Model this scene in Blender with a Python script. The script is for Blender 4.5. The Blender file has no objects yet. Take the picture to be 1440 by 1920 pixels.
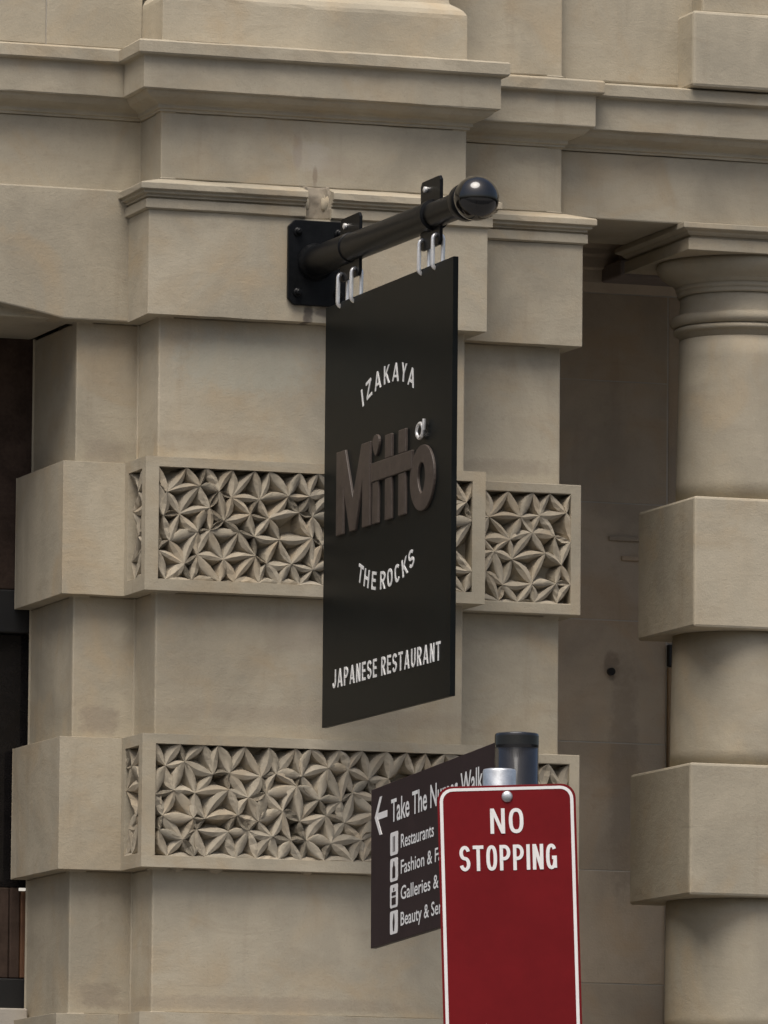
import bpy, bmesh, math, random
from mathutils import Vector, Matrix
random.seed(7)
R_ = math.radians
scene = bpy.context.scene
col = scene.collection

# ------------------------------------------------------------------ camera, sky, sun, exposure
def cam_axes(yaw, pitch, roll):
    f = Vector((math.sin(yaw)*math.cos(pitch), math.cos(yaw)*math.cos(pitch), math.sin(pitch)))
    r = Vector((math.cos(yaw), -math.sin(yaw), 0)); u = r.cross(f)
    return r*math.cos(roll)+u*math.sin(roll), u*math.cos(roll)-r*math.sin(roll), f
CR, CU, CF = cam_axes(R_(18.63), R_(6.47), R_(0.5))
CAM = Vector((0, 0, 1.6+20*CF.z))-20*CF
cd = bpy.data.cameras.new('camera'); cam = bpy.data.objects.new('camera', cd); col.objects.link(cam)
cd.sensor_fit = 'HORIZONTAL'; cd.sensor_width = 36; cd.lens = 15300/1440*36
cd.clip_start = 0.1; cd.clip_end = 2000
cam.matrix_world = Matrix(((CR.x, CU.x, -CF.x, CAM.x), (CR.y, CU.y, -CF.y, CAM.y), (CR.z, CU.z, -CF.z, CAM.z), (0, 0, 0, 1)))
scene.camera = cam

SUN_EL, SUN_AZ = R_(64), R_(212)          # azimuth clockwise from +Y; in front of the facade
world = bpy.data.worlds.new('World'); scene.world = world; world.use_nodes = True
wn = world.node_tree.nodes; wl = world.node_tree.links
bgn = wn.get('Background') or wn.new('ShaderNodeBackground')
sky = wn.new('ShaderNodeTexSky'); sky.sky_type = 'NISHITA'; sky.sun_disc = False
sky.sun_elevation = SUN_EL; sky.sun_rotation = SUN_AZ
sky.air_density = 1.0; sky.dust_density = 6.0; sky.ozone_density = 0.6
wl.new(sky.outputs[0], bgn.inputs[0]); bgn.inputs[1].default_value = 0.095
sd = bpy.data.lights.new('sun', 'SUN'); sd.energy = 2.0; sd.angle = R_(38); sd.color = (1.0, 0.965, 0.91)
sun = bpy.data.objects.new('sun', sd); col.objects.link(sun)
sdir = Vector((math.sin(SUN_AZ)*math.cos(SUN_EL), math.cos(SUN_AZ)*math.cos(SUN_EL), math.sin(SUN_EL)))
sun.rotation_euler = sdir.to_track_quat('Z', 'Y').to_euler(); sun.location = (3, -10, 12)
vs = scene.view_settings
vs.view_transform = 'Standard'; vs.look = 'None'; vs.gamma = 1.0; vs.use_curve_mapping = False
vs.exposure = 0.38
scene.cycles.max_bounces = 6
scene.cycles.diffuse_bounces = 4

# ------------------------------------------------------------------ materials
class NT:
    def __init__(s, name):
        s.m = bpy.data.materials.new(name); s.m.use_nodes = True
        s.t = s.m.node_tree; s.b = s.t.nodes['Principled BSDF']
    def n(s, typ, **kw):
        nd = s.t.nodes.new(typ)
        for k, v in kw.items(): setattr(nd, k, v)
        return nd
    def l(s, a, b): s.t.links.new(a, b)
    def val(s, sock, v):
        if hasattr(v, 'is_output'): s.l(v, sock)
        else: sock.default_value = v
    def math(s, op, a, b=0.0, clamp=False):
        nd = s.n('ShaderNodeMath', operation=op, use_clamp=clamp); s.val(nd.inputs[0], a); s.val(nd.inputs[1], b); return nd.outputs[0]
    def mix(s, fac, a, b, blend='MIX'):
        nd = s.n('ShaderNodeMix', data_type='RGBA', blend_type=blend); s.val(nd.inputs[0], fac)
        for i, v in ((6, a), (7, b)):
            if hasattr(v, 'is_output'): s.l(v, nd.inputs[i])
            else: nd.inputs[i].default_value = (*v, 1)
        return nd.outputs[2]
    def noise(s, vec, scale, detail=4, rough=.55, dist=0.0):
        nd = s.n('ShaderNodeTexNoise'); s.l(vec, nd.inputs['Vector'])
        nd.inputs['Scale'].default_value = scale; nd.inputs['Detail'].default_value = detail
        nd.inputs['Roughness'].default_value = rough; nd.inputs['Distortion'].default_value = dist
        return nd.outputs[0]
    def ramp(s, fac, lo, hi):
        nd = s.n('ShaderNodeMapRange'); nd.interpolation_type = 'SMOOTHSTEP'; s.l(fac, nd.inputs[0])
        nd.inputs[1].default_value = lo; nd.inputs[2].default_value = hi; return nd.outputs[0]
    def scale(s, vec, sc):
        nd = s.n('ShaderNodeVectorMath', operation='MULTIPLY'); s.l(vec, nd.inputs[0]); nd.inputs[1].default_value = sc; return nd.outputs[0]

def stone_material(name, base, stains=(), grime=1.0):
    k = NT(name)
    pos = k.n('ShaderNodeNewGeometry').outputs['Position']
    rnd = k.n('ShaderNodeObjectInfo').outputs['Random']
    def off(c, f): return tuple(min(1, a*b) for a, b in zip(c, f))
    jit = k.n('ShaderNodeVectorMath', operation='MULTIPLY_ADD'); jit.inputs[1].default_value = (7, 7, 7)
    cx = k.n('ShaderNodeCombineXYZ')
    for q in range(3): k.l(rnd, cx.inputs[q])
    k.l(cx.outputs[0], jit.inputs[0]); k.l(pos, jit.inputs[2]); own = jit.outputs[0]      # every stone has its own blotches
    big = k.noise(own, 3.1, 4, .6, .5)
    warm = k.noise(own, 5.3, 3, .6, .8)
    bed = k.noise(k.scale(own, (2.2, 2.2, 7)), 2.2, 4, .7, 1.2)
    run = k.noise(k.scale(pos, (9, 9, .9)), 2.4, 3, .6, .3)
    fine = k.noise(pos, 190, 2, .7)
    mid = k.noise(pos, 27, 4, .7, .3)
    c = k.mix(k.ramp(big, .28, .70), off(base, (.80, .81, .80)), off(base, (1.10, 1.10, 1.07)))
    c = k.mix(k.math('MULTIPLY', k.ramp(warm, .45, .75), .75*grime), c, off(base, (1.0, .905, .775)))
    c = k.mix(k.math('MULTIPLY', k.ramp(bed, .50, .78), .30*grime), c, off(base, (.70, .66, .61)))
    c = k.mix(k.math('MULTIPLY', k.ramp(run, .56, .82), .30*grime), c, off(base, (.66, .60, .54)))
    c = k.mix(k.math('MULTIPLY', k.ramp(mid, .56, .82), .30*grime), c, off(base, (.64, .61, .58)))
    c = k.mix(k.math('MULTIPLY', k.ramp(fine, .55, .8), .32), c, off(base, (.62, .60, .58)))
    c = k.mix(k.math('MULTIPLY', k.ramp(fine, .48, .2), .15), c, off(base, (1.25, 1.22, 1.18)))
    v = k.math('MULTIPLY_ADD', rnd, .16); v.node.inputs[2].default_value = .92
    hs = k.n('ShaderNodeHueSaturation'); k.l(v, hs.inputs['Value']); k.l(c, hs.inputs['Color']); c = hs.outputs[0]
    if stains:
        sx = k.n('ShaderNodeSeparateXYZ'); k.l(pos, sx.inputs[0])
        wob = k.noise(pos, 42, 2, .7)
        for (x, z, rx, rz, colr, amt) in stains:
            dx = k.math('DIVIDE', k.math('SUBTRACT', sx.outputs[0], x), rx)
            dz = k.math('DIVIDE', k.math('SUBTRACT', sx.outputs[2], z), rz)
            d = k.math('ADD', k.math('POWER', k.math('ABSOLUTE', dx), 2.6), k.math('POWER', k.math('ABSOLUTE', dz), 2.6))
            d = k.math('ADD', d, k.math('MULTIPLY', k.math('SUBTRACT', wob, .5), 2.6))
            c = k.mix(k.math('MULTIPLY', k.ramp(d, 1.7, .1), amt), c, colr)
    k.l(c, k.b.inputs['Base Color']); k.b.inputs['Roughness'].default_value = .92
    k.b.inputs['Specular IOR Level'].default_value = .2
    h = k.math('ADD', k.math('MULTIPLY', fine, .35), k.math('ADD', k.math('MULTIPLY', mid, .8), k.math('MULTIPLY', bed, .5)))
    bp = k.n('ShaderNodeBump'); bp.inputs['Strength'].default_value = .38; bp.inputs['Distance'].default_value = .004
    k.l(h, bp.inputs['Height']); k.l(bp.outputs[0], k.b.inputs['Normal'])
    return k.m

def plain(name, base, rough=.5, metal=0.0, var=.12, bump=0.0, coat=0.0, nscale=30, spec=.5):
    k = NT(name); pos = k.n('ShaderNodeNewGeometry').outputs['Position']
    a = k.noise(pos, nscale, 5, .65); b = k.noise(pos, nscale*7, 3, .7)
    f = k.math('ADD', k.math('MULTIPLY', a, .7), k.math('MULTIPLY', b, .3))
    c = k.mix(k.ramp(f, .3, .7), tuple(x*(1-var) for x in base), tuple(min(1, x*(1+var)) for x in base))
    k.l(c, k.b.inputs['Base Color']); k.b.inputs['Metallic'].default_value = metal
    k.b.inputs['Specular IOR Level'].default_value = spec
    rr = k.n('ShaderNodeMapRange'); k.l(f, rr.inputs[0]); rr.inputs[3].default_value = max(.03, rough-.08); rr.inputs[4].default_value = min(1, rough+.08)
    k.l(rr.outputs[0], k.b.inputs['Roughness']); k.b.inputs['Coat Weight'].default_value = coat
    if bump:
        bp = k.n('ShaderNodeBump'); bp.inputs['Strength'].default_value = .5; bp.inputs['Distance'].default_value = bump
        k.l(f, bp.inputs['Height']); k.l(bp.outputs[0], k.b.inputs['Normal'])
    return k.m

BASE = (.402, .357, .279)
STAINS = [(-.198, 4.722, .046, .036, (.47, .43, .36), .55), (-.186, 4.672, .006, .026, (.22, .165, .12), .55),
          (-.232, 4.735, .012, .045, (.25, .19, .15), .3), (-.13, 4.70, .045, .03, (.34, .28, .22), .3),
          (-.215, 4.325, .012, .028, (.09, .075, .065), .8), (-.165, 4.335, .03, .014, (.12, .10, .085), .7),
          (-.06, 4.835, .03, .02, (.16, .13, .11), .4)]
M = {}
M['stone'] = stone_material('sandstone', BASE)
M['carved'] = stone_material('weathered_carved_sandstone', (.370, .326, .258))
M['patch'] = stone_material('old_mortar', (.33, .285, .225), (), .3)
SHAFT = [(-.42, 4.005, .17, .026, (.27, .23, .18), .3), (-.10, 3.345, .42, .022, (.28, .235, .18), .35), (-.36, 4.20, .17, .07, (.40, .40, .335), .5), (-.20, 3.55, .10, .05, (.31, .26, .20), .35), (-.665, 3.99, .05, .03, (.25, .215, .17), .5), (-.67, 3.33, .05, .035, (.25, .21, .165), .55), (-.66, 2.66, .05, .03, (.23, .195, .15), .55), (-.3, 2.64, .4, .018, (.27, .23, .18), .45), (.38, 4.0, .12, .02, (.28, .24, .19), .4)]
M['shaft'] = stone_material('streaked_sandstone', BASE, SHAFT)
M['stained'] = stone_material('stained_sandstone', BASE, STAINS)
M['stone_grey'] = stone_material('grey_sandstone', (.40, .37, .33), ())
M['mortar'] = stone_material('lime_mortar', (.50, .47, .42), ())
M['porch'] = stone_material('porch_ashlar', (.47, .395, .31), [(.965, 3.60, .02, .035, (.20, .16, .12), .6), (1.0, 3.3, .04, .30, (.26, .22, .17), .5)])  # porch stone with its own base colour and two brown stains
M['black'] = plain('black_painted_steel', (.0065, .007, .0078), .33, var=.35, bump=.0008, nscale=45, spec=.12)
M['gloss'] = plain('gloss_black_enamel', (.005, .005, .005), .13, var=.3, coat=.6)
M['panel'] = plain('charcoal_sign_board', (.0085, .0098, .0095), .34, var=.2, nscale=5, spec=.06)
M['edge'] = plain('black_board_edge', (.006, .006, .006), .5)
M['steel'] = plain('bright_steel', (.93, .93, .91), .30, .6, var=.15)
M['galv'] = plain('galvanised_steel', (.60, .62, .63), .40, .85, var=.18, nscale=60)
M['letter'] = plain('white_acrylic', (.84, .85, .84), .4, var=.18, nscale=60)
M['bronze'] = plain('brown_timber_letters', (.064, .049, .040), .55, var=.25, bump=.001, nscale=40)
M['red'] = plain('red_reflective_sheet', (.158, .0066, .0090), .55, var=.11, nscale=6, spec=.14)
M['rim'] = plain('dark_red_rim', (.06, .006, .01), .5, var=.1)
M['white'] = plain('white_reflective_sheet', (.82, .80, .78), .45, var=.04)
M['board'] = plain('dark_brown_board', (.034, .022, .022), .5, var=.15, nscale=9, spec=.1)
M['print'] = plain('white_print', (.82, .82, .80), .5, var=.1, nscale=120)
M['pole'] = plain('dark_grey_powder_coat', (.009, .0095, .011), .16, var=.2, coat=.5)
M['timber'] = plain('brown_stained_timber', (.056, .038, .029), .7, var=.35, bump=.001, nscale=14, spec=.1)
M['timber_light'] = plain('orange_brown_timber', (.11, .05, .022), .55, var=.25, bump=.001, nscale=14)
M['timber_tan'] = plain('tan_timber', (.25, .17, .09), .6, var=.2, bump=.001, nscale=14)
M['glass'] = plain('dark_window_glass', (.010, .009, .009), .08, var=.2, spec=.35)
M['ceil'] = plain('grey_plaster', (.20, .17, .15), .9, var=.12)
M['asphalt'] = plain('asphalt', (.05, .05, .052), .9, var=.3, bump=.003, nscale=12)
M['paving'] = plain('bluestone_paving', (.15, .143, .135), .85, var=.2, bump=.002, nscale=8)
k = NT('lit_lamp'); k.b.inputs['Emission Color'].default_value = (1, .93, .8, 1); k.b.inputs['Emission Strength'].default_value = .4; M['lamp'] = k.m

# ------------------------------------------------------------------ helpers
def wloc(o):
    v = Vector((0, 0, 0))
    while o is not None: v += o.location; o = o.parent
    return v
def obj(name, verts, faces, mat, parent=None, bevel=0.0, smooth=False, seg=2, ang=35):
    off = wloc(parent) if parent else Vector((0, 0, 0))
    me = bpy.data.meshes.new(name); me.from_pydata([tuple(Vector(v)-off) for v in verts], [], faces); me.update()
    bm = bmesh.new(); bm.from_mesh(me); bmesh.ops.remove_doubles(bm, verts=bm.verts, dist=1e-6); bm.to_mesh(me); bm.free()
    me.materials.append(M[mat])
    if smooth:
        for p in me.polygons: p.use_smooth = True
    o = bpy.data.objects.new(name, me); col.objects.link(o)
    if parent: o.parent = parent
    if bevel:
        b = o.modifiers.new('bevel', 'BEVEL'); b.width = bevel; b.segments = seg; b.limit_method = 'ANGLE'; b.angle_limit = R_(ang); b.harden_normals = False
    return o
def thing(name, label, cat, loc=(0, 0, 0)):
    o = bpy.data.objects.new(name, None); o.empty_display_size = .1; col.objects.link(o); o.location = loc
    o['label'] = label; o['category'] = cat; return o
def group_part(name, parent):
    o = bpy.data.objects.new(name, None); o.empty_display_size = .05; col.objects.link(o); o.parent = parent; return o
def structure(o): o['kind'] = 'structure'; return o
def boxv(x0, x1, y0, y1, z0, z1):
    v = [(x, y, z) for z in (z0, z1) for y in (y0, y1) for x in (x0, x1)]
    return v, [(0, 2, 3, 1), (4, 5, 7, 6), (0, 1, 5, 4), (2, 6, 7, 3), (0, 4, 6, 2), (1, 3, 7, 5)]
def box(name, x0, x1, y0, y1, z0, z1, mat, parent, bevel=.004, **kw):
    v, f = boxv(x0, x1, y0, y1, z0, z1); return obj(name, v, f, mat, parent, bevel, **kw)
def merge(parts):
    V, Fc = [], []
    for v, f in parts:
        n = len(V); V += list(v); Fc += [tuple(i+n for i in q) for q in f]
    return V, Fc
def prism_y(poly, y0, y1):      # polygon in (x, z), counter-clockwise seen from -Y
    n = len(poly); V = [(x, y0, z) for x, z in poly]+[(x, y1, z) for x, z in poly]
    Fc = [tuple(range(n)), tuple(range(2*n-1, n-1, -1))]
    for i in range(n): j = (i+1) % n; Fc.append((i, i+n, j+n, j))
    return V, Fc
def lathe(prof, cx, cy, n=64, cap=True):   # prof: (r, z) from bottom to top
    V, Fc = [], []
    for r, z in prof:
        for i in range(n):
            a = 2*math.pi*i/n; V.append((cx+r*math.cos(a), cy+r*math.sin(a), z))
    for j in range(len(prof)-1):
        for i in range(n):
            k2 = (i+1) % n; Fc.append((j*n+i, j*n+k2, (j+1)*n+k2, (j+1)*n+i))
    if cap: Fc.append(tuple(range(n-1, -1, -1))); Fc.append(tuple((len(prof)-1)*n+i for i in range(n)))
    return V, Fc
def tube(p0, p1, prof, n=32):              # lathe about an arbitrary axis; prof: (t, r) along p0->p1 in metres
    p0, p1 = Vector(p0), Vector(p1); d = (p1-p0).normalized()
    a = d.orthogonal().normalized(); b = d.cross(a)
    V, Fc = [], []
    for t, r in prof:
        for i in range(n):
            th = 2*math.pi*i/n; V.append(tuple(p0+d*t+a*(r*math.cos(th))+b*(r*math.sin(th))))
    for j in range(len(prof)-1):
        for i in range(n):
            k2 = (i+1) % n; Fc.append((j*n+i, j*n+k2, (j+1)*n+k2, (j+1)*n+i))
    Fc.append(tuple(range(n-1, -1, -1))); Fc.append(tuple((len(prof)-1)*n+i for i in range(n)))
    return V, Fc
def torus_path(pts, r, n=8, closed=True):
    V, Fc = [], []; N = len(pts); P = [Vector(p) for p in pts]
    for i, p in enumerate(P):
        q0 = P[i-1] if (closed or i) else p; q1 = P[(i+1) % N] if (closed or i < N-1) else p
        d = (q1-q0).normalized(); up = Vector((0, 1, 0)) if abs(d.y) < .9 else Vector((1, 0, 0))
        a = d.cross(up).normalized(); b = d.cross(a)
        for j in range(n):
            th = 2*math.pi*j/n; V.append(tuple(p+a*(r*math.cos(th))+b*(r*math.sin(th))))
    for i in range(N if closed else N-1):
        for j in range(n):
            i2 = (i+1) % N; j2 = (j+1) % n; Fc.append((i*n+j, i2*n+j, i2*n+j2, i*n+j2))
    return V, Fc

# --- masonry courses: a (projection, height) profile swept along the plan of the wall
def sweep(path, prof, s0=0, s1=None, panels=None, caps=True):
    P = [Vector((a, b)) for a, b in path]; n = len(P)-1; s1 = n if s1 is None else s1
    nr = []
    for i in range(n):
        d = (P[i+1]-P[i]).normalized(); nr.append(Vector((d.y, -d.x)))
    mit = [nr[0]]+[(nr[i-1]+nr[i])/(1+nr[i-1].dot(nr[i])) for i in range(1, n)]+[nr[-1]]
    V, Fc, frames = [], [], []
    m = len(prof); rg = random.Random(int(prof[1][1]*1e4)+s0)
    st = [(P[s0], mit[s0], False)]; seg_of = []
    for i in range(s0, s1):
        L = (P[i+1]-P[i]).length; has = panels and any(k2[0] == i for k2 in panels)
        ns_ = 1 if has or L < .12 else min(60, int(L/.035))
        for q in range(1, ns_): st.append((P[i].lerp(P[i+1], q/ns_), nr[i], True)); seg_of.append(i)
        st.append((P[i+1], mit[i+1], False)); seg_of.append(i)
    run = [0.0]*m
    for pt, mv, wob in st:
        for j, (p, z) in enumerate(prof):
            run[j] = run[j]*.55+rg.gauss(0, .0007) if wob else 0.0
            q = pt+mv*(p-(abs(run[j]) if 0 < j < m-1 else 0)); V.append((q.x, q.y, z+(run[j]*.6 if 0 < j < m-1 else 0)))
    for i in range(len(st)-1):
        for j in range(m-1):
            a, b, c, d = i*m+j, i*m+j+1, (i+1)*m+j+1, (i+1)*m+j
            if panels and (seg_of[i], j) in panels:
                bl, br, bt, bb, dep = panels[(seg_of[i], j)]
                A, B_, C_, D_ = (Vector(V[t]) for t in (a, b, c, d))
                rt = (D_-A).normalized(); dn = (B_-A).normalized(); nn = dn.cross(rt)
                w = (D_-A).length; h = (B_-A).length
                o = A+rt*bl+dn*bt; iw = w-bl-br; ih = h-bt-bb
                q = [o, o+dn*ih, o+dn*ih+rt*iw, o+rt*iw]; bq = [t-nn*dep for t in q]
                k0 = len(V); V += [tuple(t) for t in q]+[tuple(t) for t in bq]
                I = [k0, k0+1, k0+2, k0+3]; J = [k0+4, k0+5, k0+6, k0+7]; O = [a, b, c, d]
                for t in range(4):
                    u = (t+1) % 4; Fc.append((O[t], O[u], I[u], I[t])); Fc.append((I[t], I[u], J[u], J[t]))
                Fc.append(tuple(J)); frames.append((o, rt, dn, nn, iw, ih, dep))
            else: Fc.append((a, b, c, d))
    if caps: Fc.append(tuple(range(m))); Fc.append(tuple((len(st)-1)*m+j for j in range(m-1, -1, -1)))
    return V, Fc, frames

# ------------------------------------------------------------------ the ground
def sheet(name, x0, x1, y0, y1, z0, z1, mat):
    v, f = boxv(x0, x1, y0, y1, z0, z1); return structure(obj(name, v, f, mat))
sheet('road', -60, 60, -14.9, -6.62, -.40, -.13, 'asphalt')
sheet('footpath', -60, 60, -6.47, 12, -.40, 0, 'paving')
sheet('kerb', -60, 60, -6.618, -6.472, -.40, .004, 'stone_grey')
sheet('far_kerb', -60, 60, -15.05, -14.902, -.40, .004, 'stone_grey')
sheet('far_footpath', -60, 60, -60, -15.052, -.40, 0, 'paving')

# ------------------------------------------------------------------ the sandstone building
bld = thing('sandstone_building', 'buff sandstone building front with banded pilaster, carved leaf panels, cornice and column', 'building', (0, 0, 0))
YB, YC, YK = .17, .205, .54
XL, XA0, XA1, XR = -.740, -.582, .207, .519
LOW = [(XL, YK), (XL, YB), (XA0, YB), (XA0, 0), (XA1, 0), (XA1, YB), (XR, YB), (XR, YK)]
UP = [(-3.2, YB), (XA0, YB), (XA0, 0), (XA1, 0), (XA1, YB), (XR, YB), (XR, YC), (3.0, YC)]
PJ = .042
def stone(name, V, Fc, bevel=.004, mat='stone'): return obj(name, V, Fc, mat, bld, bevel)

carved = []
def course(zt, zb, p, carve=False, names=('pier_stone', 'pilaster_stone', 'pier_stone')):
    prof = [(-.09, zt), (p, zt), (p, zb), (-.09, zb)]
    bt, bb = .024, .028
    pan = {(2, 1): (.026, .030, bt+.004, bb+.006, .050), (3, 1): (.034, .034, bt, bb, .052), (5, 1): (.004, .027, bt, bb, .050)} if carve else None
    for (a, b), nm in zip(((0, 2), (2, 5), (5, 7)), names):
        V, Fc, fr = sweep(LOW, prof, a, b, pan)
        o = stone(nm, V, Fc, .006 if p > 0 else .004, 'stone' if p > 0 else 'shaft')
        for f in fr: carved.append((o, f, zt))
ZB = [(3.959, 3.633), (3.285, 2.962), (2.613, 2.290), (1.941, 1.618), (1.269, .946)]
prev = 4.307
for i, (zt, zb) in enumerate(ZB):
    course(prev, zt, 0)
    course(zt, zb, PJ, i < 2, ('pier_band', 'pilaster_band', 'pier_band'))
    prev = zb
course(prev, .55, 0); course(.55, 0, .06, names=('plinth_stone',)*3)
box('pier_core', XL+.06, XR-.06, .24, YK-.003, .002, 4.60, 'stone', bld, 0)
box('light_stop_block', -3.2, .299, .63, 1.30, .002, 6.58, 'stone', bld, 0)  # unseen block, added to stop sky light leaking in from behind

# capital: plain block and broken moulding
CAPP = [(XA0, YB), (XA0, 0), (XA1, 0), (XA1, YB), (XR, YB), (XR, YK)]
cb = [(-.09, 4.5625), (PJ, 4.5625), (PJ, 4.307), (-.09, 4.307)]
for s in ((0, 3), (3, 5)):
    V, Fc, _ = sweep(CAPP, cb, *s); stone('capital_block', V, Fc, .004, 'stained' if s[0] == 0 else 'stone')
MP = [(-.09, 4.646), (0, 4.646), (.066, 4.627), (.070, 4.625), (.070, 4.610), (.060, 4.608), (.061, 4.602), (.050, 4.600), (.052, 4.594), (.043, 4.592), (.044, 4.589), (.052, 4.588), (.052, 4.566), (.044, 4.563), (-.09, 4.563)]
CAPL = [(XA0, YB), (XA0, 0), (-.226, 0)]
CAPR = [(-.160, 0), (XA1, 0), (XA1, YB), (XR, YB), (XR, YK)]
V, Fc, _ = sweep(CAPL, MP); stone('capital_moulding', V, Fc, .0015)
V, Fc, _ = sweep(CAPR, MP, 0, 2); stone('capital_moulding', V, Fc, .0015)
V, Fc, _ = sweep(CAPR, MP, 2, 4); stone('capital_moulding', V, Fc, .0015)
# the rough patch where the moulding has been hacked away
V, Fc = [], []
nx, nz = 14, 14
for j in range(nz+1):
    for i in range(nx+1):
        u, w = i/nx, j/nz
        e = abs(2*u-1)
        y = -.022-.026*e**4-.004*math.sin(7*u+3*w)*math.sin(5*w+u)+random.uniform(-.0015, .0015)+.045*max(0, w-.72)
        V.append((-.193+(u-.5)*(.074-.016*w*w)+random.uniform(-.0015, .0015), y, 4.563+.082*w))
for j in range(nz):
    for i in range(nx): a = j*(nx+1)+i; Fc.append((a, a+1, a+nx+2, a+nx+1))
n0 = len(V)
rim = [i for i in range(nx+1)]+[j*(nx+1)+nx for j in range(1, nz+1)]+[nz*(nx+1)+i for i in range(nx-1, -1, -1)]+[j*(nx+1) for j in range(nz-1, 0, -1)]
for t in rim: V.append((V[t][0], .05, V[t][2]))
for t in range(len(rim)): u = (t+1) % len(rim); Fc.append((rim[u], rim[t], n0+t, n0+u))
o = obj('mortar_patch', V, Fc, 'patch', bld, 0, smooth=True); o['label'] = 'rough patch where the moulding is broken away above the bracket'
# chipped ends of the moulding either side
for sx, x0 in ((1, -.226), (-1, -.160)):
    V, Fc = [], []
    for a in range(7):
        for b in range(9):
            th = b/8*math.pi; rr = .030*(1-.09*a)+random.uniform(-.003, .003)
            V.append((x0-sx*.004+sx*.0035*a, -.022-rr*math.sin(th)*.9+.006, 4.603+rr*1.15*math.cos(th)*1.05+random.uniform(-.002, .002)))
    for a in range(6):
        for b in range(8): t = a*9+b; Fc.append((t, t+1, t+10, t+9))
    Fc.append(tuple(6*9+b for b in range(9))); Fc.append(tuple(range(9)))
    obj('broken_moulding_end', V, Fc, 'stone', bld, 0, smooth=True)

# spandrel over the doorway, lintel behind it
arch = [(-2.385, 4.307)]+[(x, 4.307+.085*(1-((x+1.585)/.8)**2)) for x in [-2.385+1.6*i/40 for i in range(1, 40)]]+[(-.785, 4.307), (-.600, 4.307)]
poly = arch+[(-.600, 4.632), (-3.2, 4.632), (-3.2, 4.307)]
V, Fc = prism_y(poly, YB-PJ, YB+.05); stone('spandrel_stone', V, Fc, .004)
box('door_lintel', -2.6, XL-.001, YB+.002, .62, 4.312, 4.63, 'stone', bld, .004)
box('door_pier', -3.2, -2.43, YB, YK, 0, 4.306, 'stone', bld, .004)

# frieze stones
FR = [(-.09, 4.812), (0, 4.812), (0, 4.647), (-.09, 4.647)]
FRL = [(-.09, 4.812), (0, 4.812), (0, 4.634), (-.09, 4.634)]
V, Fc, _ = sweep(UP, FRL, 0, 1); stone('frieze_stone', V, Fc, .003)
V, Fc, _ = sweep(UP, FR, 1, 4); stone('frieze_stone', V, Fc, .003, 'stained')
V, Fc, _ = sweep(UP, FR, 4, 6); stone('frieze_stone', V, Fc, .003)
box('architrave', XR+.001, 3.0, YC, .60, 4.643, 4.8115, 'stone', bld, .004)
# cornice
CO = [(-.09, 4.992), (0, 4.990), (.080, 4.975), (.084, 4.971), (.084, 4.944), (.080, 4.940), (.067, 4.938), (.066, 4.934), (.066, 4.860), (.063, 4.857), (.056, 4.857), (.052, 4.850), (.043, 4.842), (.030, 4.836), (.018, 4.832), (.012, 4.828), (.012, 4.820), (.006, 4.818), (.006, 4.8125), (-.09, 4.8125)]
for s in ((0, 1), (1, 4), (4, 6), (6, 7)):
    V, Fc, _ = sweep(UP, CO, *s); stone('cornice_stone', V, Fc, .0018)
# wall above the cornice
PA = [(-.12, 6.6), (-.038, 6.6), (-.038, 5.142), (-.034, 5.132), (-.020, 5.122), (-.008, 5.112), (-.001, 5.100), (0, 5.090), (0, 4.9895), (-.12, 4.9895)]
PB = [(-.09, 6.6), (0, 6.6), (0, 4.9905), (-.09, 4.9905)]
V, Fc, _ = sweep(UP, PA, 1, 4); stone('pedestal_stone', V, Fc, .003)
V, Fc, _ = sweep(UP, PB, 4, 6); stone('wall_stone', V, Fc, .004)
for (xa, xb) in ((-3.2, -1.75), (-1.747, -.8295), (-.8265, -.5823)):
    box('wall_stone', xa, xb, YB, YB+.12, 4.9905, 5.60, 'stone', bld, .002)
    box('wall_stone', xa, xb, YB, YB+.12, 5.603, 6.6, 'stone', bld, .002)
box('mortar_bed', -3.19, -.6, YB+.003, YB+.1, 4.9905, 6.59, 'mortar', bld, 0)
box('wall_stone', XR+.0005, .96, YC+.001, YC+.1, 4.9907, 6.6, 'stone', bld, .006)
# pedestal standing over the column, with its stepped top
box('pedestal_block', .842, 1.35, .10, YC+.09, 4.978, 5.172, 'stone', bld, .008)
box('pedestal_block', .880, 1.31, .135, YC+.09, 5.173, 5.30, 'stone', bld, .006)
box('pedestal_block', .930, 1.26, .165, YC+.09, 5.301, 6.6, 'stone', bld, .006)
box('wall_stone', .961, 3.0, YC+.001, YC+.1, 4.9907, 6.6, 'stone', bld, .006)
box('wall_core', -3.2, 3.0, .30, .60, 4.65, 6.58, 'stone', bld, 0)

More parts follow.
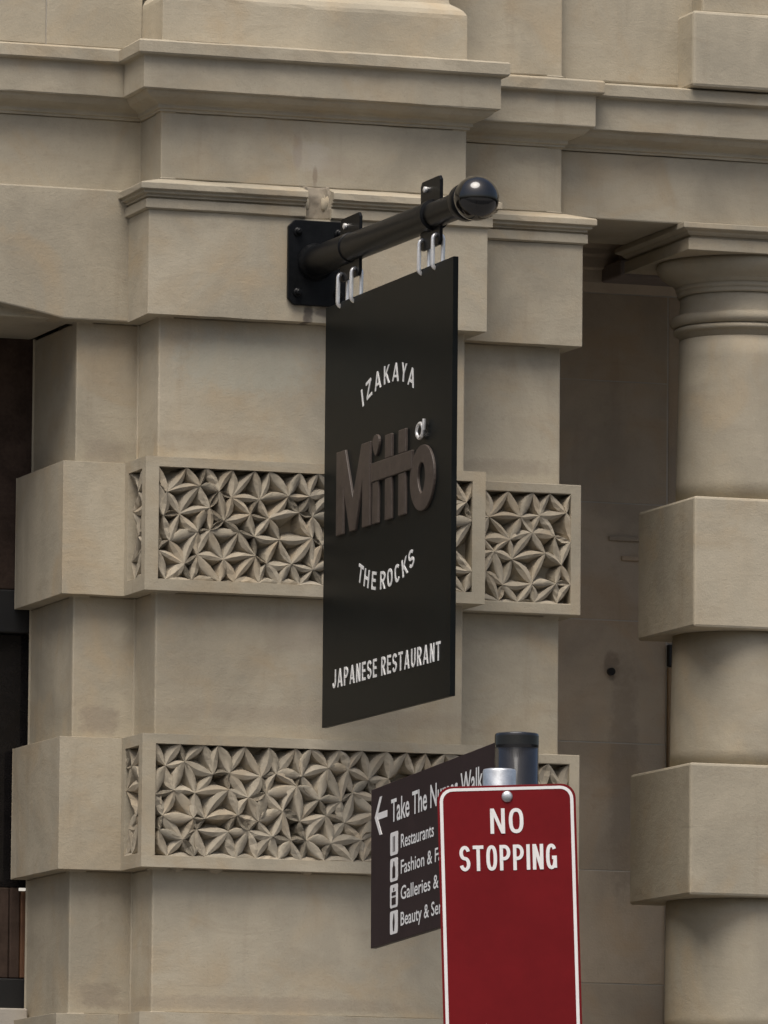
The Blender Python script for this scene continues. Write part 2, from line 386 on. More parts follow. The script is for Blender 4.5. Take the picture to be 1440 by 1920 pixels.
# ------------------------------------------------------------------ carved leaves
def leaf_mesh(k):
    rg = random.Random(100+k)
    bend = rg.uniform(-.16, .16); fold = rg.choice([1, 1, -1]); sh = rg.uniform(.8, 1.25); lump = rg.uniform(.03, .09); tw = rg.uniform(-.22, .22)
    U = [0, .1, .28, .5, .72, .9, 1]; V, Fc = [], []
    for u in U:
        w = max(.03, math.sin(math.pi*u**sh)**.8)*.5; c = bend*math.sin(math.pi*u); sw = math.sin(math.pi*u)
        mid = .0 if fold > 0 else -.13*sw
        ed = -.10*sw if fold > 0 else -.01
        for s, h in [(-1.75, -1.0), (-.84, ed-.30*sw), (-.62, ed), (0, mid), (.62, ed), (.84, ed-.30*sw), (1.75, -1.0)]:
            V.append((u, c+s*w, -1.0 if h < -.99 else h+tw*s*sw*.35-abs(tw)*.25*sw+rg.uniform(-1, 1)*lump*.6*sw))
    m = 7
    for i in range(len(U)-1):
        for j in range(m-1):
            a = i*m+j; Fc.append((a, a+m, a+m+1, a+1))
    me = bpy.data.meshes.new('leaf'); me.from_pydata(V, [], Fc); me.materials.append(M['carved']); me.update()
    for i, p in enumerate(me.polygons): p.use_smooth = i % 6 in (2, 3) and fold < 0
    return me
LM = [leaf_mesh(k) for k in range(14)]
def to_px(P):
    v = Vector(P)-CAM; z = v.dot(CF); return 720+15300*v.dot(CR)/z, 960-15300*v.dot(CU)/z
def covered(P):                     # behind the hanging sign or the street signs in the photograph
    x, y = to_px(P)
    return (616 < x < 846 and y < 1290) or (x > 705 and y > 1480) or (x > 800 and y > 1440)
visible, hidden_leaves = [], []
for host, (o, rt, dn, nn, W, H, dep), zt in carved:
    rg = random.Random(int(zt*1000)+int(W*991))
    rows = 6; sp = .056
    ncol = max(1, round(W/sp)); sp = W/ncol; dt = H/(rows-1)
    if W < .15: rows, ncol, sp, dt = 6, 1, W, H/5
    nodes = {}
    for j in range(rows):
        sh = .5 if j % 2 else 0
        for i in range(-1, ncol+2):
            s = (i+sh)*sp; t = j*dt
            if 0 < j < rows-1: s += rg.uniform(-.33, .33)*sp; t += rg.uniform(-.32, .32)*dt
            else: s += rg.uniform(-.28, .28)*sp
            if s < -.3*sp or s > W+.3*sp: continue
            nodes[(i, j)] = (min(max(s, 0.0), W), t)
    edges = []
    for (i, j), a in nodes.items():
        cand = [(i+1, j)]+([(i, j+1), (i-1, j+1)] if j % 2 == 0 else [(i, j+1), (i+1, j+1)])
        for c in cand:
            if c not in nodes: continue
            b = nodes[c]
            if j == 0 and c[1] == 0: continue
            if a[0] == b[0] and a[0] in (0.0, W): continue
            if rg.random() < .04 and 0 < j < rows-2: continue
            edges.append((a, b))
    joined = []
    for a, b in edges:
        d = Vector((b[0]-a[0], b[1]-a[1])); L = d.length
        if L < .012: continue
        a = Vector(a); b = Vector(b)
        if rg.random() < .5: a, b = b, a; d = -d
        d.normalize(); X = rt*d.x+dn*d.y; Z = nn; Y = Z.cross(X)
        wid = min(.033, .54*L)*rg.uniform(.8, 1.2)*(1.0 if zt > 3.5 else 1.15); dp = dep*rg.uniform(.94, 1.0)
        org = o+rt*a.x+dn*a.y-nn*(dep-dp)-nn*.001
        mt = Matrix(((X.x*L, Y.x*wid, Z.x*dp, org.x), (X.y*L, Y.y*wid, Z.y*dp, org.y), (X.z*L, Y.z*wid, Z.z*dp, org.z), (0, 0, 0, 1)))
        me = rg.choice(LM)
        (joined if covered(org+X*L*.5) else visible).append((L, mt, me, host))
    hidden_leaves.append((host, joined))
visible.sort(key=lambda t: -t[0])
for L, mt, me, host in visible[:296]:
    lf = bpy.data.objects.new('leaf', me); col.objects.link(lf); lf.parent = host; lf.matrix_world = mt
for host, joined in hidden_leaves:
    joined = joined+[t for t in visible[296:] if t[3] is host]
    if not joined: continue
    V, Fc = [], []
    for L, mt, me, _ in joined:
        n = len(V); V += [tuple(mt @ v.co) for v in me.vertices]; Fc += [tuple(i+n for i in p.vertices) for p in me.polygons]
    lo = obj('leaf_carving', V, Fc, 'carved', host, 0); lo['kind'] = 'stuff'

# ------------------------------------------------------------------ column with square blocks
colm = group_part('column', bld)
CX, CY = 1.0955, .4125
def sqmould(prof, cx, cy):
    V, Fc = [], []
    for h, z in prof:
        V += [(cx-h, cy-h, z), (cx+h, cy-h, z), (cx+h, cy+h, z), (cx-h, cy+h, z)]
    for j in range(len(prof)-1):
        for i in range(4): k2 = (i+1) % 4; Fc.append((j*4+i, j*4+k2, (j+1)*4+k2, (j+1)*4+i))
    Fc.append((3, 2, 1, 0)); n = (len(prof)-1)*4; Fc.append((n, n+1, n+2, n+3)); return V, Fc
def csh(z): return .158+(.187-.158)*max(0, (4.38-z))/1.6 if z > 2.78 else .187+.004*(2.78-z)
V, Fc = sqmould([(.232, 4.576), (.232, 4.606), (.222, 4.607), (.224, 4.612), (.230, 4.614), (.236, 4.619), (.238, 4.623), (.246, 4.626), (.252, 4.629), (.252, 4.6425)], CX, CY)
obj('abacus', V, Fc, 'stone', colm, .0015)
V, Fc = lathe([(.150, 4.49), (.162, 4.491), (.164, 4.497), (.162, 4.503), (.165, 4.504), (.168, 4.510), (.165, 4.516), (.170, 4.517), (.174, 4.523), (.178, 4.527), (.190, 4.533), (.204, 4.543), (.214, 4.556), (.218, 4.566), (.216, 4.5755)], CX, CY, 96)
obj('capital_echinus', V, Fc, 'stone', colm, 0, smooth=True)
V, Fc = lathe([(.157, 4.38), (.160, 4.395), (.166, 4.3955), (.172, 4.398), (.174, 4.403), (.172, 4.408), (.166, 4.410), (.166, 4.412)]+[(.164+.018*math.sin(t), 4.427-.0155*math.cos(t)) for t in [math.pi*i/10 for i in range(11)]]+[(.1585, 4.446), (.156, 4.47), (.156, 4.4895)], CX, CY, 96)
obj('column_neck', V, Fc, 'stone', colm, 0, smooth=True)
prev = 4.3795
for i, (zt, zb) in enumerate([(3.957, 3.626), (3.284, 2.952), (2.612, 2.280), (1.941, 1.61), (1.269, .94)]):
    n = 8; V, Fc = lathe([(csh(zt+.0005+(prev-zt-.0005)*q/n), zt+.0005+(prev-zt-.0005)*q/n) for q in range(n+1)], CX, CY, 96)
    obj('column_drum', V, Fc, 'stone', colm, 0, smooth=True)
    hh = .2025+.0135*i if i < 3 else .232
    box('column_block', CX-hh, CX+hh, CY-hh, CY+hh, zb, zt, 'stone', colm, .007)
    prev = zb-.0005
V, Fc = lathe([(.2, .40), (.198, prev)], CX, CY, 96); obj('column_drum', V, Fc, 'stone', colm, 0, smooth=True)
box('column_base', CX-.27, CX+.27, CY-.27, CY+.27, 0, .3995, 'stone', colm, .01)

# ------------------------------------------------------------------ porch behind the column
YW = 1.0
pw = group_part('porch_wall', bld)
box('wall_backing', .30, 3.0, YW+.0012, YW+.30, .002, 5.2, 'mortar', pw, 0)
zs = [0, .42, .755, 1.09, 1.425, 1.76, 2.10, 2.435, 2.772, 3.065, 3.398, 3.718, 4.025, 4.345, 4.575]
for a in range(len(zs)-1):
    x = .30+(-.35 if a % 2 else 0)
    while x < 1.115:
        x1 = min(x+.82, 1.117)
        box('ashlar_stone', max(x, .30)+.0015, x1-.0015, YW, YW+.05, zs[a]+.0017, zs[a+1]-.0017, 'porch', pw, .0008)
        x = x1
for zz in (3.926, 3.875):
    box('string_ledge', .955 if zz > 3.9 else .99, 1.117, YW-.007, YW+.01, zz, zz+.012, 'porch', pw, .002)
V, Fc, _ = sweep([(.30, YW), (1.6, YW)], [(-.05, 5.2), (.085, 5.2), (.085, 4.70), (.05, 4.685), (.05, 4.67), (.035, 4.665), (.035, 4.636), (.022, 4.634), (.018, 4.600), (.004, 4.577), (-.05, 4.577)])
obj('wall_moulding', V, Fc, 'porch', pw, .002)
V, Fc = tube((.962, YW-.012, 3.583), (.962, YW+.02, 3.583), [(0, .010), (.03, .010)], 16); obj('dark_hole_disc', V, Fc, 'edge', pw)  # solid black disc; the dark of a wall hole is put in its colour
# doorway further along, hidden mostly behind the column
box('door_post', 1.119, 1.150, YW-.01, YW+.06, 0, 3.60, 'timber_tan', pw, .003)
box('dark_gap_bar', 1.119, 1.60, YW-.012, YW+.06, 3.603, 3.66, 'edge', pw, .003)  # black bar painted for the dark gap over the door post
box('door_leaf', 1.152, 1.60, YW+.03, YW+.07, 0, 3.60, 'timber', pw, .003)
box('ashlar_stone', 1.119, 1.60, YW, YW+.05, 3.663, 4.574, 'porch', pw, .003)
box('ashlar_stone', 1.602, 3.0, YW, YW+.05, 0, 4.574, 'porch', pw, .003)
box('unseen_side_wall', .30, .47, YK+.002, YW+.003, 0, 5.2, 'porch', bld, .004)  # unseen wall behind the pier, put there to keep the porch dark
box('porch_end_wall', 2.75, 3.0, .60, YW-.001, 0, 5.2, 'porch', bld, .004)
box('porch_ceiling', .30, 3.0, .601, YW+.3, 4.80, 5.2, 'ceil', bld, 0)
box('porch_beam', .945, 1.245, .601, YW-.09, 4.644, 4.80, 'ceil', bld, .006)
box('beam_corbel', .925, 1.265, YW-.16, YW-.001, 4.600, 4.6435, 'ceil', bld, .006)

# ------------------------------------------------------------------ doorway on the left
dw = group_part('doorway', bld)
box('timber_panel', -2.43, XL+.05, .56, .60, 3.684, 4.312, 'timber', dw, .003)
box('transom_bar', -2.43, XL+.05, .545, .60, 3.574, 3.682, 'edge', dw, .004)
box('window_pane', -2.43, XL+.05, .575, .585, 2.945, 3.572, 'glass', dw, 0)
for x0, x1, mt, y in ((-.7765, -.752, 'timber', .562), (-.7505, -.690, 'timber_light', .556), (-.86, -.778, 'timber', .57), (-1.2, -.8615, 'timber', .574), (-1.8, -1.2015, 'timber', .574), (-2.43, -1.8015, 'timber', .574)):
    box('door_board', x0, x1, y, .60, 2.720, 2.943, mt, dw, .002)
box('door_rail', -2.43, XL+.05, .55, .60, 2.644, 2.718, 'edge', dw, .003)
box('stone_sill', -2.43, XL-.006, .50, .60, 2.40, 2.642, 'stone_grey', dw, .004)
box('door_leaf', -2.43, XL+.05, .57, .61, 0, 2.398, 'timber', dw, .004)
box('lamp', -.758, -.742, .545, .555, 2.935, 2.942, 'lamp', dw, .001)

# ------------------------------------------------------------------ stroke lettering
def D_(x0, y0, x1, y1, t): return [(x0-t/2, y0), (x0+t/2, y0), (x1+t/2, y1), (x1-t/2, y1)]
def H_(x0, x1, y, t): return [(x0, y-t/2), (x1, y-t/2), (x1, y+t/2), (x0, y+t/2)]
def arc(cx, cy, rx, ry, a0, a1, n=14, e=1.0):
    out = []
    for i in range(n+1):
        a = R_(a0+(a1-a0)*i/n); c, s = math.cos(a), math.sin(a)
        out.append((cx+rx*math.copysign(abs(c)**e, c), cy+ry*math.copysign(abs(s)**e, s)))
    return out
def ribbon(pts, t, closed=False):
    L, Rr = [], []; n = len(pts)
    for i, p in enumerate(pts):
        q0 = pts[i-1] if (i or closed) else p; q1 = pts[(i+1) % n] if (i < n-1 or closed) else p
        if closed and i == 0: q0 = pts[-1]
        dx, dy = q1[0]-q0[0], q1[1]-q0[1]; l = math.hypot(dx, dy) or 1
        L.append((p[0]-dy/l*t/2, p[1]+dx/l*t/2)); Rr.append((p[0]+dy/l*t/2, p[1]-dx/l*t/2))
    return ('rib', Rr, L, closed)
WID = {'I': .0, 'J': .42, 'E': .43, 'T': .50, 'A': .60, 'K': .54, 'M': .7}
def glyph(ch, W, T):
    a = T/2; ry = (1-2*a)/4
    if ch == 'I': return [D_(W/2, 0, W/2, 1, T)]
    if ch == 'N': return [D_(a, 0, a, 1, T), D_(W-a, 0, W-a, 1, T), D_(W-a*1.1, 0, a*1.1, 1, T)]
    if ch == 'O': return [ribbon(arc(W/2, .5, W/2-a, .5-a, 0, 360-360/28, 27, .8), T, True)]
    if ch == 'C': return [ribbon(arc(W/2, .5, W/2-a, .5-a, 38, 322, 24, .8), T)]
    if ch == 'G': return [ribbon(arc(W/2, .5, W/2-a, .5-a, 38, 345, 24, .8), T), H_(W*.55, W, .46, T), D_(W-a, .05, W-a, .46, T)]
    if ch == 'S': return [ribbon(arc(W/2, 1-a-ry, W/2-a, ry, 15, 270, 14)+arc(W/2, a+ry, W/2-a, ry, 88, -165, 14), T)]
    if ch == 'T': return [D_(W/2, 0, W/2, 1-T, T), H_(0, W, 1-a, T)]
    if ch in 'PR':
        r2 = .27-a*.5; top = 1-a
        g = [D_(a, 0, a, 1, T), ribbon([(a, top), (W*.45, top)]+arc(W*.45, top-r2, W*.55-a, r2, 80, -80, 10)+[(W*.45, top-2*r2), (a, top-2*r2)], T)]
        if ch == 'R': g.append(D_(W-a, 0, W*.48, top-2*r2, T*1.05))
        return g
    if ch == 'Z': return [H_(0, W, 1-a, T), H_(0, W, a, T), D_(a*1.1, T*.9, W-a*1.1, 1-T*.9, T*1.25)]
    if ch == 'A': return [D_(a, 0, W/2, 1, T*1.05), D_(W-a, 0, W/2, 1, T*1.05), H_(W*.2, W*.8, .28, T*.8)]
    if ch == 'K': return [D_(a, 0, a, 1, T), D_(a*1.5, .38, W-a, 1, T*1.2), D_(W-a, 0, W*.36, .58, T*1.15)]
    if ch == 'Y': return [D_(W/2, .42, a, 1, T*1.05), D_(W/2, .42, W-a, 1, T*1.05), D_(W/2, 0, W/2, .46, T)]
    if ch == 'H': return [D_(a, 0, a, 1, T), D_(W-a, 0, W-a, 1, T), H_(a, W-a, .5, T)]
    if ch == 'E': return [D_(a, 0, a, 1, T), H_(a, W, 1-a, T), H_(a, W*.9, .52, T), H_(a, W, a, T)]
    if ch == 'J': return [ribbon([(W-a, 1), (W-a, .35)]+arc(W/2, a+.25, W/2-a, .25, 0, -170, 10), T)]
    if ch == 'U': return [ribbon([(a, 1), (a, .35)]+arc(W/2, a+.25, W/2-a, .25, 180, 360, 12)+[(W-a, .35), (W-a, 1)], T)]
    raise KeyError(ch)
class Frame:
    def __init__(s, o, r, u, n): s.o, s.r, s.u, s.n = Vector(o), Vector(r), Vector(u), Vector(n)
    def __call__(s, x, y, h): return tuple(s.o+s.r*x+s.u*y+s.n*h)
def poly3(fr, poly, h0, h1):
    area = sum(poly[i][0]*poly[(i+1) % len(poly)][1]-poly[(i+1) % len(poly)][0]*poly[i][1] for i in range(len(poly)))
    if area < 0: poly = poly[::-1]
    n = len(poly); V = [fr(x, y, h1) for x, y in poly]+[fr(x, y, h0) for x, y in poly]
    Fc = [tuple(range(n))]+[(i, i+n, (i+1) % n+n, (i+1) % n) for i in range(n)]
    return V, Fc
def rib3(fr, rib, h0, h1, xf):
    _, Rr, L, closed = rib; n = len(L)
    V = [fr(*xf(p), h1) for p in Rr]+[fr(*xf(p), h1) for p in L]+[fr(*xf(p), h0) for p in Rr]+[fr(*xf(p), h0) for p in L]
    Fc = []
    for i in range(n if closed else n-1):
        j = (i+1) % n; Fc += [(i, j, n+j, n+i), (2*n+i, 2*n+j, j, i), (n+i, n+j, 3*n+j, 3*n+i)]
    if not closed: Fc += [(0, n, 3*n, 2*n), (n-1, 3*n-1, 4*n-1, 2*n-1)]
    return V, Fc
def letter(name, fr, ch, x, y, cap, wfrac, T, ang, h1, mat, parent, h0=0.0, bevel=0):
    """x, y: centre of the letter; cap: capital height; ang: clockwise tilt in radians"""
    W = T if ch == 'I' else WID.get(ch, .5)*wfrac/.5
    ca, sa = math.cos(-ang), math.sin(-ang)
    def xf(p): px, py = (p[0]-W/2)*cap, (p[1]-.5)*cap; return x+px*ca-py*sa, y+px*sa+py*ca
    parts = []
    for k2, g in enumerate(glyph(ch, W, T)):
        hh = h1+.00025*k2
        if g[0] == 'rib': parts.append(rib3(fr, g, h0, hh, xf))
        else: parts.append(poly3(fr, [xf(p) for p in g], h0, hh))
    return obj(name, *merge(parts), mat, parent, bevel)
def line_of(name, fr, text, x0, x1, y, cap, wfrac, T, h1, mat, parent):
    ws = [0 if c == ' ' else (T if c == 'I' else WID.get(c, .5)*wfrac/.5) for c in text]
    tot = sum(ws)*cap; gaps = sum(2.6 if c == ' ' else 0 for c in text)+len([1 for a, b in zip(text, text[1:]) if a != ' ' and b != ' '])
    gap = ((x1-x0)-tot)/gaps; x = x0
    for i, c in enumerate(text):
        if c == ' ': x += gap*2.6; continue
        letter(name, fr, c, x+ws[i]*cap/2, y, cap, wfrac, T, 0, h1, mat, parent)
        x += ws[i]*cap+(gap if i+1 < len(text) and text[i+1] != ' ' else 0)
def bfont(name, fr, text, x0, x1, y, cap, h, mat, parent, bold=.012):
    cu = bpy.data.curves.new(name, 'FONT'); cu.body = text; cu.size = 1; cu.offset = bold; cu.resolution_u = 3
    to = bpy.data.objects.new(name, cu); col.objects.link(to)
    dg = bpy.context.evaluated_depsgraph_get(); me = bpy.data.meshes.new_from_object(to.evaluated_get(dg))
    bpy.data.objects.remove(to)
    xs = [v.co.x for v in me.vertices]; sx = (x1-x0)/(max(xs)-min(xs)); mn = min(xs); sy = cap/.70
    par = list(range(len(me.vertices)))
    def find(i):
        while par[i] != i: par[i] = par[par[i]]; i = par[i]
        return i
    for p in me.polygons:
        for v in p.vertices[1:]: par[find(v)] = find(p.vertices[0])
    isl = {}
    for p in me.polygons: isl.setdefault(find(p.vertices[0]), []).append(p)
    rg = sorted((min(me.vertices[v].co.x for p in ps for v in p.vertices), max(me.vertices[v].co.x for p in ps for v in p.vertices), k2) for k2, ps in isl.items())
    words = [[rg[0]]]; hi = rg[0][1]
    for t in rg[1:]:
        if t[0]-hi > .17: words.append([])
        words[-1].append(t); hi = max(hi, t[1])
    for w in words:
        V, Fc = [], []
        for _, _, k2 in w:
            for p in isl[k2]:
                n = len(V); V += [fr(x0+(me.vertices[v].co.x-mn)*sx, y+me.vertices[v].co.y*sy, h) for v in p.vertices]; Fc.append(tuple(range(n, n+len(p.vertices))))
        obj(name, V, Fc, mat, parent)

# ------------------------------------------------------------------ bracket of the hanging sign
XS = -.201
br = thing('sign_bracket', 'black steel wall bracket with round arm and ball end above the hanging sign', 'bracket', (XS, -PJ, 4.452))
c = .016; x0, x1, z0, z1 = -.271, -.118, 4.346, 4.556
poly = [(x0, z0+c), (x0+c, z0), (x1-c, z0), (x1, z0+c), (x1, z1-c), (x1-c, z1), (x0+c, z1), (x0, z1-c)]
V, Fc = prism_y(poly, -PJ-.013, -PJ-.001); obj('wall_plate', V, Fc, 'black', br, .002)
for bx in (x0+.024, x1-.024):
    for bz in (z0+.03, z1-.03):
        V, Fc = tube((bx, -PJ-.0125, bz), (bx, -PJ-.05, bz), [(0, .011), (.006, .011), (.008, .008), (.016, .007), (.018, .004)], 12); obj('bolt', V, Fc, 'black', br)
A0, A1 = Vector((XS, -PJ-.0125, 4.454)), Vector((XS, -1.244, 4.443))
V, Fc = tube(A0, A1, [(0, .046), (.008, .046), (.014, .041), (.03, .0375), (.285, .0375), (.288, .0345), (.865, .0345), (.866, .0375), (.895, .0375), (.897, .031), (1.12, .031)], 40)
o = obj('arm', V, Fc, 'black', br, 0)
for p in o.data.polygons: p.use_smooth = len(p.vertices) == 4
md = o.modifiers.new('edges', 'EDGE_SPLIT'); md.split_angle = R_(40)
V, Fc = tube(A0, A1, [(1.105, .031), (1.107, .042), (1.115, .045), (1.135, .046), (1.150, .047), (1.155, .044)], 40); o = obj('ball_collar', V, Fc, 'black', br, smooth=True)
d = (A1-A0).normalized(); Ls = (A1-A0).length
V, Fc = tube(A0, A1, [(Ls+.0525*-math.cos(t), max(.0525*math.sin(t), .0004)) for t in [math.pi*i/28 for i in range(29)]], 48); obj('ball_end', V, Fc, 'gloss', br, smooth=True)
def strap(y0, y1, z0, z1):
    cc = .010
    pl = [(y0+cc, z0), (y1-cc, z0), (y1, z0+cc), (y1, z1-cc), (y1-cc, z1), (y0+cc, z1), (y0, z1-cc), (y0, z0+cc)]
    n = len(pl); V = [(XS-.004, y, z) for y, z in pl]+[(XS+.004, y, z) for y, z in pl]
    Fc = [tuple(range(n)), tuple(range(2*n-1, n-1, -1))]+[(i, i+n, (i+1) % n+n, (i+1) % n) for i in range(n)]
    s = obj('strap', V, Fc, 'black', br, .0015)
    for yy in ((y0*.3+y1*.7),):
        V, Fc = tube((XS-.0038, yy, z1-.022), (XS-.03, yy, z1-.022), [(0, .0075), (.006, .0075), (.008, .004)], 12); obj('bolt', V, Fc, 'steel', br)
strap(-.405, -.257, 4.376, 4.530); strap(-.998, -.857, 4.370, 4.534)

# ------------------------------------------------------------------ the hanging sign
hs = thing('hanging_sign', 'tall charcoal restaurant sign board with brown raised logo hanging from the black arm', 'sign', (XS, -.63, 3.302))
box('sign_board', XS-.0065, XS+.0065, -1.104, -.159, 3.302, 4.327, 'panel', hs, .0015)
for yy in (-.272, -.374, -.876, -.975):
    pts = [(XS+.0125*math.cos(a), yy, 4.386+.0105*math.sin(a)) for a in [math.pi*i/8 for i in range(9)]]+[(XS+.0125*math.cos(a), yy+.003, 4.326+.0105*math.sin(a)) for a in [math.pi+math.pi*i/8 for i in range(9)]]
    V, Fc = torus_path(pts, .0052, 10); obj('chain_link', V, Fc, 'steel', hs, smooth=True)
SF = Frame((XS-.0066, -.159, 0), (0, -1, 0), (0, 0, 1), (-1, 0, 0))
for ch, x, z in (('I', .289, 4.072), ('Z', .338, 4.088), ('A', .403, 4.101), ('K', .471, 4.107), ('A', .537, 4.105), ('Y', .597, 4.097), ('A', .653, 4.079)):
    letter('letter', SF, ch, x, z, .044, .86, .17, (x-.477)/.56, .0012, 'letter', hs)
for ch, x, z in (('T', .288, 3.649), ('H', .334, 3.634), ('E', .388, 3.623), ('R', .454, 3.618), ('O', .506, 3.619), ('C', .560, 3.624), ('K', .615, 3.634), ('S', .662, 3.648)):
    letter('letter', SF, ch, x, z, .043, .84, .17, -(x-.475)/.56, .0012, 'letter', hs)
line_of('letter', SF, 'JAPANESE RESTAURANT', .082, .876, 3.413, .0445, .66, .15, .0012, 'letter', hs)
# raised brown logo
def logo(polys, h1=.006):
    parts = [poly3(SF, p, 0, h1+.0006*i) if p[0] != 'rib' else rib3(SF, p, 0, h1+.0006*i, lambda q: q) for i, p in enumerate(polys)]
    return obj('logo_letter', *merge(parts), 'bronze', hs, .002)
logo([[(.110, 3.960), (.176, 3.960), (.236, 3.838), (.300, 3.960), (.364, 3.960), (.364, 3.757), (.308, 3.757), (.308, 3.868), (.256, 3.757), (.214, 3.757), (.164, 3.868), (.164, 3.757), (.110, 3.757)]])
logo([[(.384, 3.757), (.428, 3.757), (.428, 3.8575), (.384, 3.8575)]])
drop = [(.406+.032*math.cos(a)*(.72+.28*math.sin(a)), 3.945+.026*math.sin(a)) for a in [2*math.pi*i/24 for i in range(24)]]
logo([drop])
logo([[(.477, 3.757), (.525, 3.757), (.525, 3.8575), (.477, 3.8575)], [(.477, 3.9045), (.525, 3.9045), (.525, 3.961), (.477, 3.961)]])
logo([[(.576, 3.757), (.627, 3.757), (.627, 3.8575), (.576, 3.8575)], [(.576, 3.9045), (.627, 3.9045), (.627, 3.961), (.576, 3.961)]])
logo([[(.378, 3.858), (.676, 3.858), (.676, 3.904), (.378, 3.904)]], .0075)
ro, ri = [], []
for i in range(40):
    a = 2*math.pi*i/40
    ro.append((.747+.087*math.cos(a), 3.830+.078*math.sin(a))); ri.append((.743+.027*math.cos(a)*(1-.25*(math.sin(a) < 0)*abs(math.sin(a))), 3.831+.036*math.sin(a)))
logo([('rib', ro, ri, True)])
V, Fc = torus_path([SF(.742+.022*math.cos(a), 3.941+.017*math.sin(a), .009) for a in [2*math.pi*i/20 for i in range(20)]], .0046, 10); obj('logo_ring', V, Fc, 'steel', hs, smooth=True)
V, Fc = torus_path([SF(.768, 3.940, .009), SF(.770, 3.952, .009), SF(.771, 3.966, .009)], .0046, 10, False); Fc += [tuple(range(9, -1, -1)), tuple(range(20, 30))]; obj('logo_stem', V, Fc, 'steel', hs)

# ------------------------------------------------------------------ wayfinding finger post
PX, PY, PZ = -1.3368, -4.7412, 2.8638
wf = thing('finger_post', 'dark grey street post carrying a dark brown direction board with white arrow and icons', 'signpost', (PX, PY, 0))
V, Fc = lathe([(.0402, 0), (.0402, 2.860)], PX, PY, 48); obj('post', V, Fc, 'pole', wf, 0, smooth=False)
o = bpy.data.objects['post']
for p in o.data.polygons: p.use_smooth = len(p.vertices) == 4
V, Fc = lathe([(.0385, 2.858), (.0404, 2.861), (.0408, 2.866), (.0408, 2.883), (.0398, 2.887), (.036, 2.8885)], PX, PY, 48); obj('post_cap', V, Fc, 'pole', wf, .0005)
V, Fc = lathe([(.075, 0), (.075, .02), (.045, .03)], PX, PY, 32); obj('base_flange', V, Fc, 'pole', wf, .002)
aa, tau = R_(4.5), R_(1.15)
uh = Vector((math.sin(aa), math.cos(aa), 0)); nb = Vector((-uh.y, uh.x, 0))        # nb faces the street on the left
U = uh*math.cos(tau)-Vector((0, 0, 1))*math.sin(tau); Vv = uh*math.sin(tau)+Vector((0, 0, 1))*math.cos(tau)
WF = Frame((PX, PY, PZ), -U, Vv, nb)     # x runs toward the post
V, Fc = poly3(WF, [(-1.082, -.290), (-.036, -.290), (-.036, .022), (-1.082, .022)], -.008, .004); Fc.append((7, 6, 5, 4)); obj('direction_board', V, Fc, 'board', wf, .001)
hh = .0047
arr = [[(-1.042, -.029), (-.952, -.029), (-.952, -.042), (-1.042, -.042)], [(-1.050, -.0355), (-1.030, -.0355), (-.992, .002), (-1.010, .002)], [(-1.050, -.0355), (-1.010, -.073), (-.992, -.073), (-1.030, -.0355)]]
obj('arrow', *merge([poly3(WF, p, .0042, hh+.0002*i) for i, p in enumerate(arr)]), 'white', wf)
bfont('lettering', WF, 'Take The Nurses Walk', -.920, -.225, -.056, .044, hh, 'print', wf, .014)
for i, (tx, xe) in enumerate((('Restaurants', -.588), ('Fashion & Fabrics', -.41), ('Galleries & Gifts', -.41), ('Beauty & Services', -.41))):
    bfont('lettering', WF, tx, -.842, xe, -.1125-.0505*i, .0265, hh, 'print', wf, .010)
    y1 = -.077-.0512*i; ic = group_part('icon', wf); ic.location = (0, 0, 0)
    rr = []
    for cx_, cy_, a0 in ((-.872, y1-.006, 0), (-.920, y1-.006, 90), (-.920, y1-.039, 180), (-.872, y1-.039, 270)):
        rr += [(cx_+.006*math.cos(R_(a0+30*q)), cy_+.006*math.sin(R_(a0+30*q))) for q in range(4)]
    obj('icon_plate', *poly3(WF, rr, .0042, hh), 'white', ic)
    y0 = y1-.0225
    gl = [[[(-.904, y0-.016), (-.899, y0-.016), (-.899, y0+.014), (-.904, y0+.014)], [(-.893, y0-.016), (-.888, y0-.016), (-.888, y0+.014), (-.893, y0+.014)]],
          [[(-.907, y0-.016), (-.885, y0-.016), (-.885, y0+.004), (-.891, y0+.008), (-.893, y0+.016), (-.899, y0+.016), (-.901, y0+.008), (-.907, y0+.004)]],
          [[(-.912, y0-.017), (-.880, y0-.017), (-.880, y0-.003), (-.912, y0-.003)], [(-.912, y0+.001), (-.880, y0+.001), (-.880, y0+.008), (-.912, y0+.008)], [(-.900, y0+.010), (-.892, y0+.010), (-.892, y0+.016), (-.900, y0+.016)]],
          [[(-.900, y0-.017), (-.892, y0-.017), (-.888, y0), (-.892, y0+.017), (-.896, y0+.017), (-.904, y0)]]][i]
    obj('pictogram', *merge([poly3(WF, p, hh+.0001, hh+.0005) for p in gl]), 'board', ic)

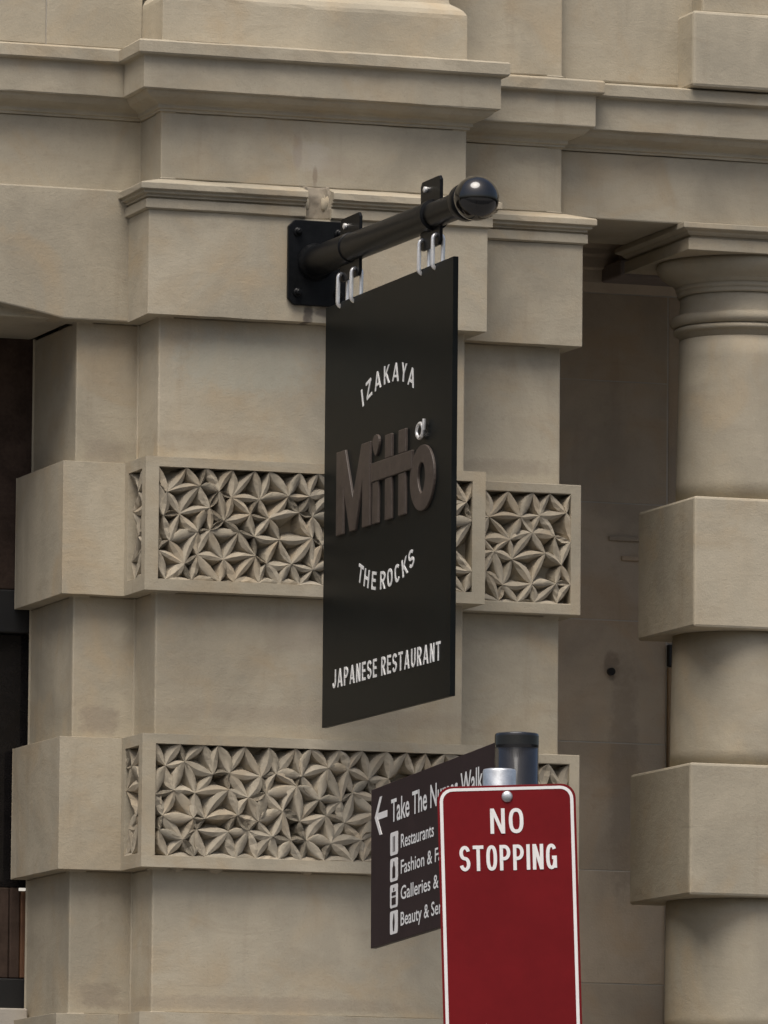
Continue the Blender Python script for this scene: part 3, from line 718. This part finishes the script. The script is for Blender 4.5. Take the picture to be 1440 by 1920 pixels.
# ------------------------------------------------------------------ NO STOPPING sign on its own post
DN = 13.77
top = CAM+DN*(CF+CR*((949-720)/15300)-CU*((1472-960)/15300))
rh = Vector((math.cos(R_(18.63)), -math.sin(R_(18.63)), 0)); zz = Vector((0, 0, 1)); nh = rh.cross(zz)   # toward the camera
tl = R_(2.0)
rs, us = rh*math.cos(tl)+zz*math.sin(tl), zz*math.cos(tl)-rh*math.sin(tl)
pb = top-nh*.036-rh*.011
ns = thing('parking_sign', 'red rectangular NO STOPPING sign with white border on a galvanised post', 'sign', (pb.x, pb.y, 0))
NF = Frame(top, rs, us, nh)
SW, SH = .2335, .452
def rrect(x0, x1, y0, y1, r, n=6):
    out = []
    for cx_, cy_, a0 in ((x1-r, y1-r, 0), (x0+r, y1-r, 90), (x0+r, y0+r, 180), (x1-r, y0+r, 270)):
        out += [(cx_+r*math.cos(R_(a0+90*q/n)), cy_+r*math.sin(R_(a0+90*q/n))) for q in range(n+1)]
    return out
V, Fc = poly3(NF, rrect(-SW/2, SW/2, -SH, 0, .024), -.003, .0); nv = len(V)//2; Fc.append(tuple(range(2*nv-1, nv-1, -1))); obj('sign_panel', V, Fc, 'red', ns, .0004)
o1, i1 = rrect(-SW/2+.0040, SW/2-.0040, -SH+.0040, -.0035, .022), rrect(-SW/2+.0094, SW/2-.0094, -SH+.0094, -.0085, .017)
obj('white_border', *rib3(NF, ('rib', o1, i1, True), .0001, .0005, lambda q: q), 'white', ns)
line_of('letter', NF, 'NO', -.0285, .0275, -.0605, .0425, .58, .145, .0008, 'white', ns)
line_of('letter', NF, 'STOPPING', -.0820, .0820, -.1225, .0430, .42, .135, .0008, 'white', ns)
ah = [(-.080, -.425), (-.044, -.402), (-.044, -.418), (.080, -.418), (.080, -.432), (-.044, -.432), (-.044, -.448)]
obj('arrow', *poly3(NF, ah, .0001, .0008), 'white', ns)
V, Fc = tube(NF(.001, -.0195, 0), NF(.001, -.0195, .05), [(0, .0095), (.0015, .0095), (.0035, .007), (.0045, .003)], 20); obj('bolt', V, Fc, 'galv', ns, smooth=True)
ptop = top.z+.030
V, Fc = lathe([(.0283, 0), (.0283, ptop-.004), (.0270, ptop-.001), (.023, ptop)], pb.x, pb.y, 48); o = obj('post', V, Fc, 'galv', ns)
for p in o.data.polygons: p.use_smooth = len(p.vertices) == 4
V, Fc = lathe([(.030, top.z-.05), (.030, top.z-.015)], pb.x, pb.y, 40); obj('clamp', V, Fc, 'galv', ns, .001)
